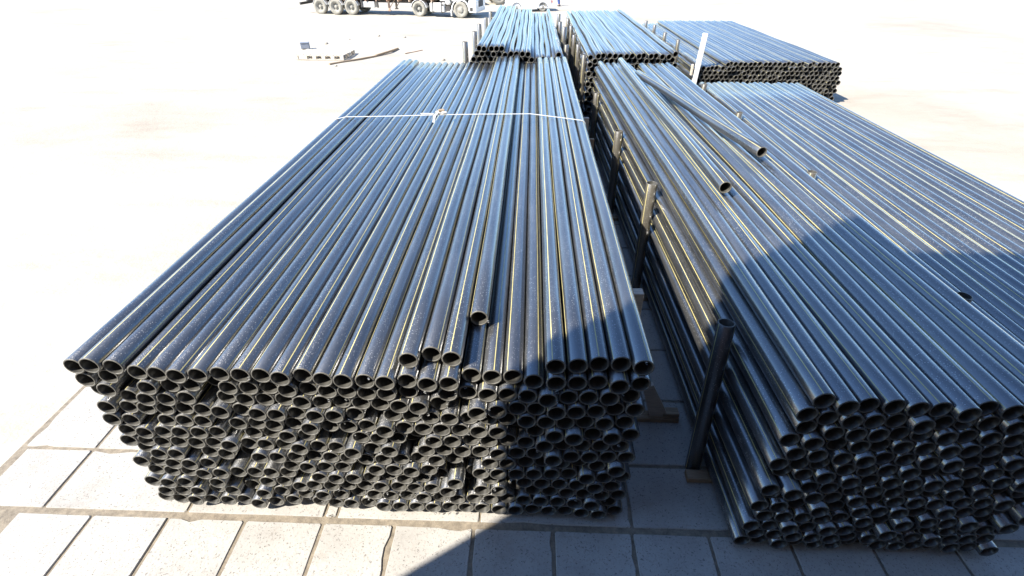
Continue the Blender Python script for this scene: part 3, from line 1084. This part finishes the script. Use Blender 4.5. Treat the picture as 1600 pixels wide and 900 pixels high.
# ------------------------------------------------------------------ wheel loader
def loader():
    L = empty('wheel_loader', (-3.6, 54.0, -0.015), R(196))
    tag(L, 'yellow wheel loader with lowered bucket standing behind the lorry cab', 'loader')
    for x in (-.2, -2.9):
        for y, rz in ((.95, math.pi), (-.95, 0)):
            w = wheel(L, x, y, .72, .5, dished=False); w.rotation_euler = (0, 0, rz)
    MB().box(-4.0, -1.5, -.6, .6, .6, 1.7, b=.08).build('engine_body', 'yellow', L)
    MB().box(-1.5, .4, -.45, .45, .55, 1.2, b=.05).build('front_frame', 'yellow', L)
    cb = MB().box(-1.9, -.6, -.55, .55, 1.71, 2.9, b=.06).build('cab', 'yellow', L)
    for y in (-.555, .545):
        MB().box(-1.75, -.75, y, y + .01, 1.95, 2.75).build('cab_window', 'glass', cb)
    for y in (-.38, .30):
        MB().tube([(.1, y, 1.25), (.9, y, 1.1), (1.55, y, .45)], [.09, .09, .06], 8).build('lift_arm', 'yellow', L)
    bk = MB()
    pr = [(1.5, .10), (2.5, .05), (2.52, .09), (1.62, .2), (1.52, .55), (1.75, 1.05), (1.70, 1.08), (1.42, .6)]
    bk.prism(pr, -1.25, 1.25, 'y')
    b = bk.build('bucket', 'yellow', L); fix_normals(b.data)
    for y in (-1.25, 1.22):
        sd = MB().prism([(1.5, .10), (2.5, .07), (1.75, 1.05), (1.42, .6)], y, y + .03, 'y').build('bucket_side', 'yellow', b); fix_normals(sd.data)
loader()

# ------------------------------------------------------------------ person
def person():
    root = empty('person', (2.35, 52.0, -0.015), R(35))
    tag(root, 'person in blue work clothes standing behind the white car', 'person')
    def skin(name, joints, edges, m, rootv=0):
        me = bpy.data.meshes.new(name)
        me.from_pydata([j[0] for j in joints], edges, [])
        me.materials.append(M[m])
        o = bpy.data.objects.new(name, me)
        col.objects.link(o); o.parent = root
        sk = o.modifiers.new('skin', 'SKIN'); sk.use_smooth_shade = True
        for i, j in enumerate(joints):
            d = me.skin_vertices[0].data[i]
            rr_ = j[1] if isinstance(j[1], tuple) else (j[1], j[1])
            d.radius = rr_
            d.use_root = (i == rootv)
        sb = o.modifiers.new('sub', 'SUBSURF'); sb.levels = 1; sb.render_levels = 2
        return o
    J = [((0, 0, .95), (.16, .12)), ((0, 0, 1.15), (.15, .11)), ((0, .01, 1.38), (.18, .12)), ((0, .02, 1.50), (.07, .07)), ((0, .03, 1.60), (.09, .10)), ((0, .03, 1.72), (.08, .09)),
         ((.10, 0, .88), .095), ((.13, .12, .50), .062), ((.14, .02, .10), .05), ((.15, .14, .04), .045),
         ((-.10, 0, .88), .095), ((-.14, -.10, .50), .062), ((-.16, -.28, .11), .05), ((-.16, -.16, .045), .045),
         ((.21, .01, 1.42), .06), ((.27, .02, 1.14), .045), ((.27, .14, .90), .034), ((.27, .18, .82), .03),
         ((-.21, .01, 1.42), .06), ((-.27, -.02, 1.14), .045), ((-.28, .08, .90), .034), ((-.28, .11, .82), .03)]
    Ed = [(0, 1), (1, 2), (2, 3), (3, 4), (4, 5), (0, 6), (6, 7), (7, 8), (8, 9), (0, 10), (10, 11), (11, 12), (12, 13), (2, 14), (14, 15), (15, 16), (16, 17), (2, 18), (18, 19), (19, 20), (20, 21)]
    b = skin('body', J, Ed, 'skin')
    Jt = [((0, 0, .97), (.175, .135)), ((.10, 0, .86), .11), ((.13, .12, .50), .082), ((.14, .03, .12), .075), ((-.10, 0, .86), .11), ((-.14, -.10, .50), .082), ((-.16, -.27, .13), .075)]
    skin('trousers', Jt, [(0, 1), (1, 2), (2, 3), (0, 4), (4, 5), (5, 6)], 'blue_cloth')
    Jj = [((0, 0, .96), (.18, .14)), ((0, 0, 1.16), (.17, .13)), ((0, .01, 1.40), (.195, .135)), ((.22, .01, 1.42), .075), ((.27, .02, 1.14), .06), ((.27, .13, .92), .05), ((-.22, .01, 1.42), .075), ((-.27, -.02, 1.14), .06), ((-.28, .07, .92), .05)]
    skin('jacket', Jj, [(0, 1), (1, 2), (2, 3), (3, 4), (4, 5), (2, 6), (6, 7), (7, 8)], 'blue_cloth')
    skin('hair', [((0, .0, 1.66), (.10, .09)), ((0, .02, 1.77), (.085, .09))], [(0, 1)], 'hair')
    for x, y in ((.15, .0), (-.16, -.30)):
        MB().box(x - .055, x + .055, y - .09, y + .2, 0, .10, b=.025).build('boot', 'dark_cloth', root)
person()

# ------------------------------------------------------------------ pallet and small litter
def pallet():
    T = empty('wooden_pallet', (-10.2, 26.55, 0.0), R(-3))
    tag(T, 'weathered wooden pallet lying on the bare ground by the lorry', 'pallet')
    L, W = 2.45, 1.6
    for i in range(3):
        y = -W / 2 + .05 + i * (W - .1) / 2
        MB().box(-L / 2, L / 2, y - .05, y + .05, 0, .03, b=.003).build('bottom_board', 'palewood', T)
        for k in range(6):
            x = -L / 2 + .09 + k * (L - .18) / 5
            MB().box(x - .09, x + .09, y - .05, y + .05, .031, .17, b=.004).build('block', 'palewood', T)
        MB().box(-L / 2, L / 2, y - .05, y + .05, .171, .195, b=.003).build('stringer', 'palewood', T)
    n = 15
    for k in range(n):
        x = -L / 2 + .06 + k * (L - .12) / (n - 1)
        MB().box(x - .06, x + .06, -W / 2, W / 2, .196, .222, b=.003).build('slat', 'palewood', T, (0, 0, 0), (0, 0, R(random.uniform(-.5, .5))))
pallet()
g = MB()  # boxy stand-in for an unidentified grey patch behind the pallet
g.box(-.22, .22, -.16, .16, 0, .26, b=.02)
g.box(-.24, .24, -.18, .18, .262, .31, b=.015)
tag(g.build('small_box', 'greybox', None, (-12.1, 28.9, 0.0), (0, 0, R(15))), 'small grey box shape of unknown kind on the ground behind the pallet', 'box')

bpy.context.view_layer.update()
gobj = bpy.data.objects['ground']
def ground_z(x, y):
    ok, loc, nrm, idx = gobj.ray_cast(Vector((x, y, 5)), Vector((0, 0, -1)))
    return loc.z if ok else 0
def plank(x0, y0, x1, y1, w, t, label, m='wood', kind='plank'):
    z0, z1 = ground_z(x0, y0), ground_z(x1, y1)
    a, b = Vector((x0, y0, z0)), Vector((x1, y1, z1))
    mid = (a + b) / 2
    mid.z = max(mid.z, ground_z(mid.x, mid.y) - .0)
    L = (b - a).length
    mb = MB()
    n = 6
    vs, fs = [], []
    for i in range(n + 1):
        s = -L / 2 + L * i / n
        bow = .012 * math.sin(i * 1.3)
        for (dy, dz) in ((-w / 2, 0), (w / 2, 0), (w / 2, t), (-w / 2, t)):
            vs.append((s, dy + bow, dz))
        if i:
            o = i * 4
            for k in range(4):
                k2 = (k + 1) % 4
                fs.append((o - 4 + k, o - 4 + k2, o + k2, o + k))
    fs += [(0, 3, 2, 1), (n * 4, n * 4 + 1, n * 4 + 2, n * 4 + 3)]
    mb.add(vs, fs)
    o = mb.build(kind, m, None, mid, (0, -math.atan2(z1 - z0, math.hypot(x1 - x0, y1 - y0)), math.atan2(y1 - y0, x1 - x0)))
    return tag(o, label, kind)
plank(-9.35, 24.6, -7.75, 26.7, .10, .07, 'long thin board lying on the ground in front of the pallet')
plank(-7.75, 26.75, -6.95, 28.3, .09, .09, 'short dark board lying on the soil between pallet and strapped stack')
plank(-6.5, 27.7, -5.7, 28.4, .05, .04, 'thin reddish lath lying beside the short dark board', 'truck_rust', 'lath')
rs = random.Random(12)
STONES = []
for k in range(11):
    x, y = rs.uniform(-14, -4), rs.uniform(24.0, 38)
    if k > 6: x, y = rs.uniform(3, 16), rs.uniform(33, 50)
    s = rs.uniform(.05, .12)
    mb = MB().lathe([(.001, -.4), (.7, -.3), (1.0, .05), (.75, .5), (.3, .7), (.001, .72)], 8, 'z')
    mb.v = [(a * s * rs.uniform(.8, 1.25), b * s * rs.uniform(.8, 1.2), c * s) for a, b, c in mb.v]
    o = mb.build('stone', 'stone', None, (x, y, ground_z(x, y) + .2 * s), (0, 0, rs.uniform(0, 6)))
    tag(o, 'small stone lying on the bare ground of the yard', 'stone', 'stones scattered over the yard')

# ------------------------------------------------------------------ the building behind the viewer that shades the near corner
def building():
    x0, x1, y0, y1, h = -6.0, 26.0, -16.0, -1.2, 13.0
    B = empty('yard_building', ((x0 + x1) / 2, (y0 + y1) / 2, 0))
    tag(B, 'tall dark brick yard building with grey roof and rows of windows', 'building')
    cx, cy = (x0 + x1) / 2, (y0 + y1) / 2
    w = MB().box(x0 - cx, x1 - cx, y0 - cy, y1 - cy, -.05, h).build('wall', 'wallm', B)
    MB().box(x0 - cx + .0, x1 - cx + .3, y0 - cy - .3, y1 - cy + .002, h + .001, h + .35, b=.02).build('roof', 'roofm', B)
    for f in range(3):
        for k in range(8):
            x = x0 - cx + 2.2 + k * 4.0
            z = 4.2 + f * 2.9
            wd = MB().box(x, x + 1.6, y1 - cy + .004, y1 - cy + .05, z, z + 1.7, b=.01).build('window', 'truck_white', B)
            MB().box(x + .1, x + .75, y1 - cy + .052, y1 - cy + .06, z + .1, z + 1.6).build('pane', 'glass', wd)
            MB().box(x + .85, x + 1.5, y1 - cy + .052, y1 - cy + .06, z + .1, z + 1.6).build('pane', 'glass', wd)
    d = MB().box(10 - cx, 14 - cx, y1 - cy + .004, y1 - cy + .07, 0, 4.2, b=.02).build('door', 'steel', B)
    MB().box(11.8 - cx, 11.9 - cx, y1 - cy + .072, y1 - cy + .12, 1.0, 1.3).build('handle', 'truck_frame', d)
building()
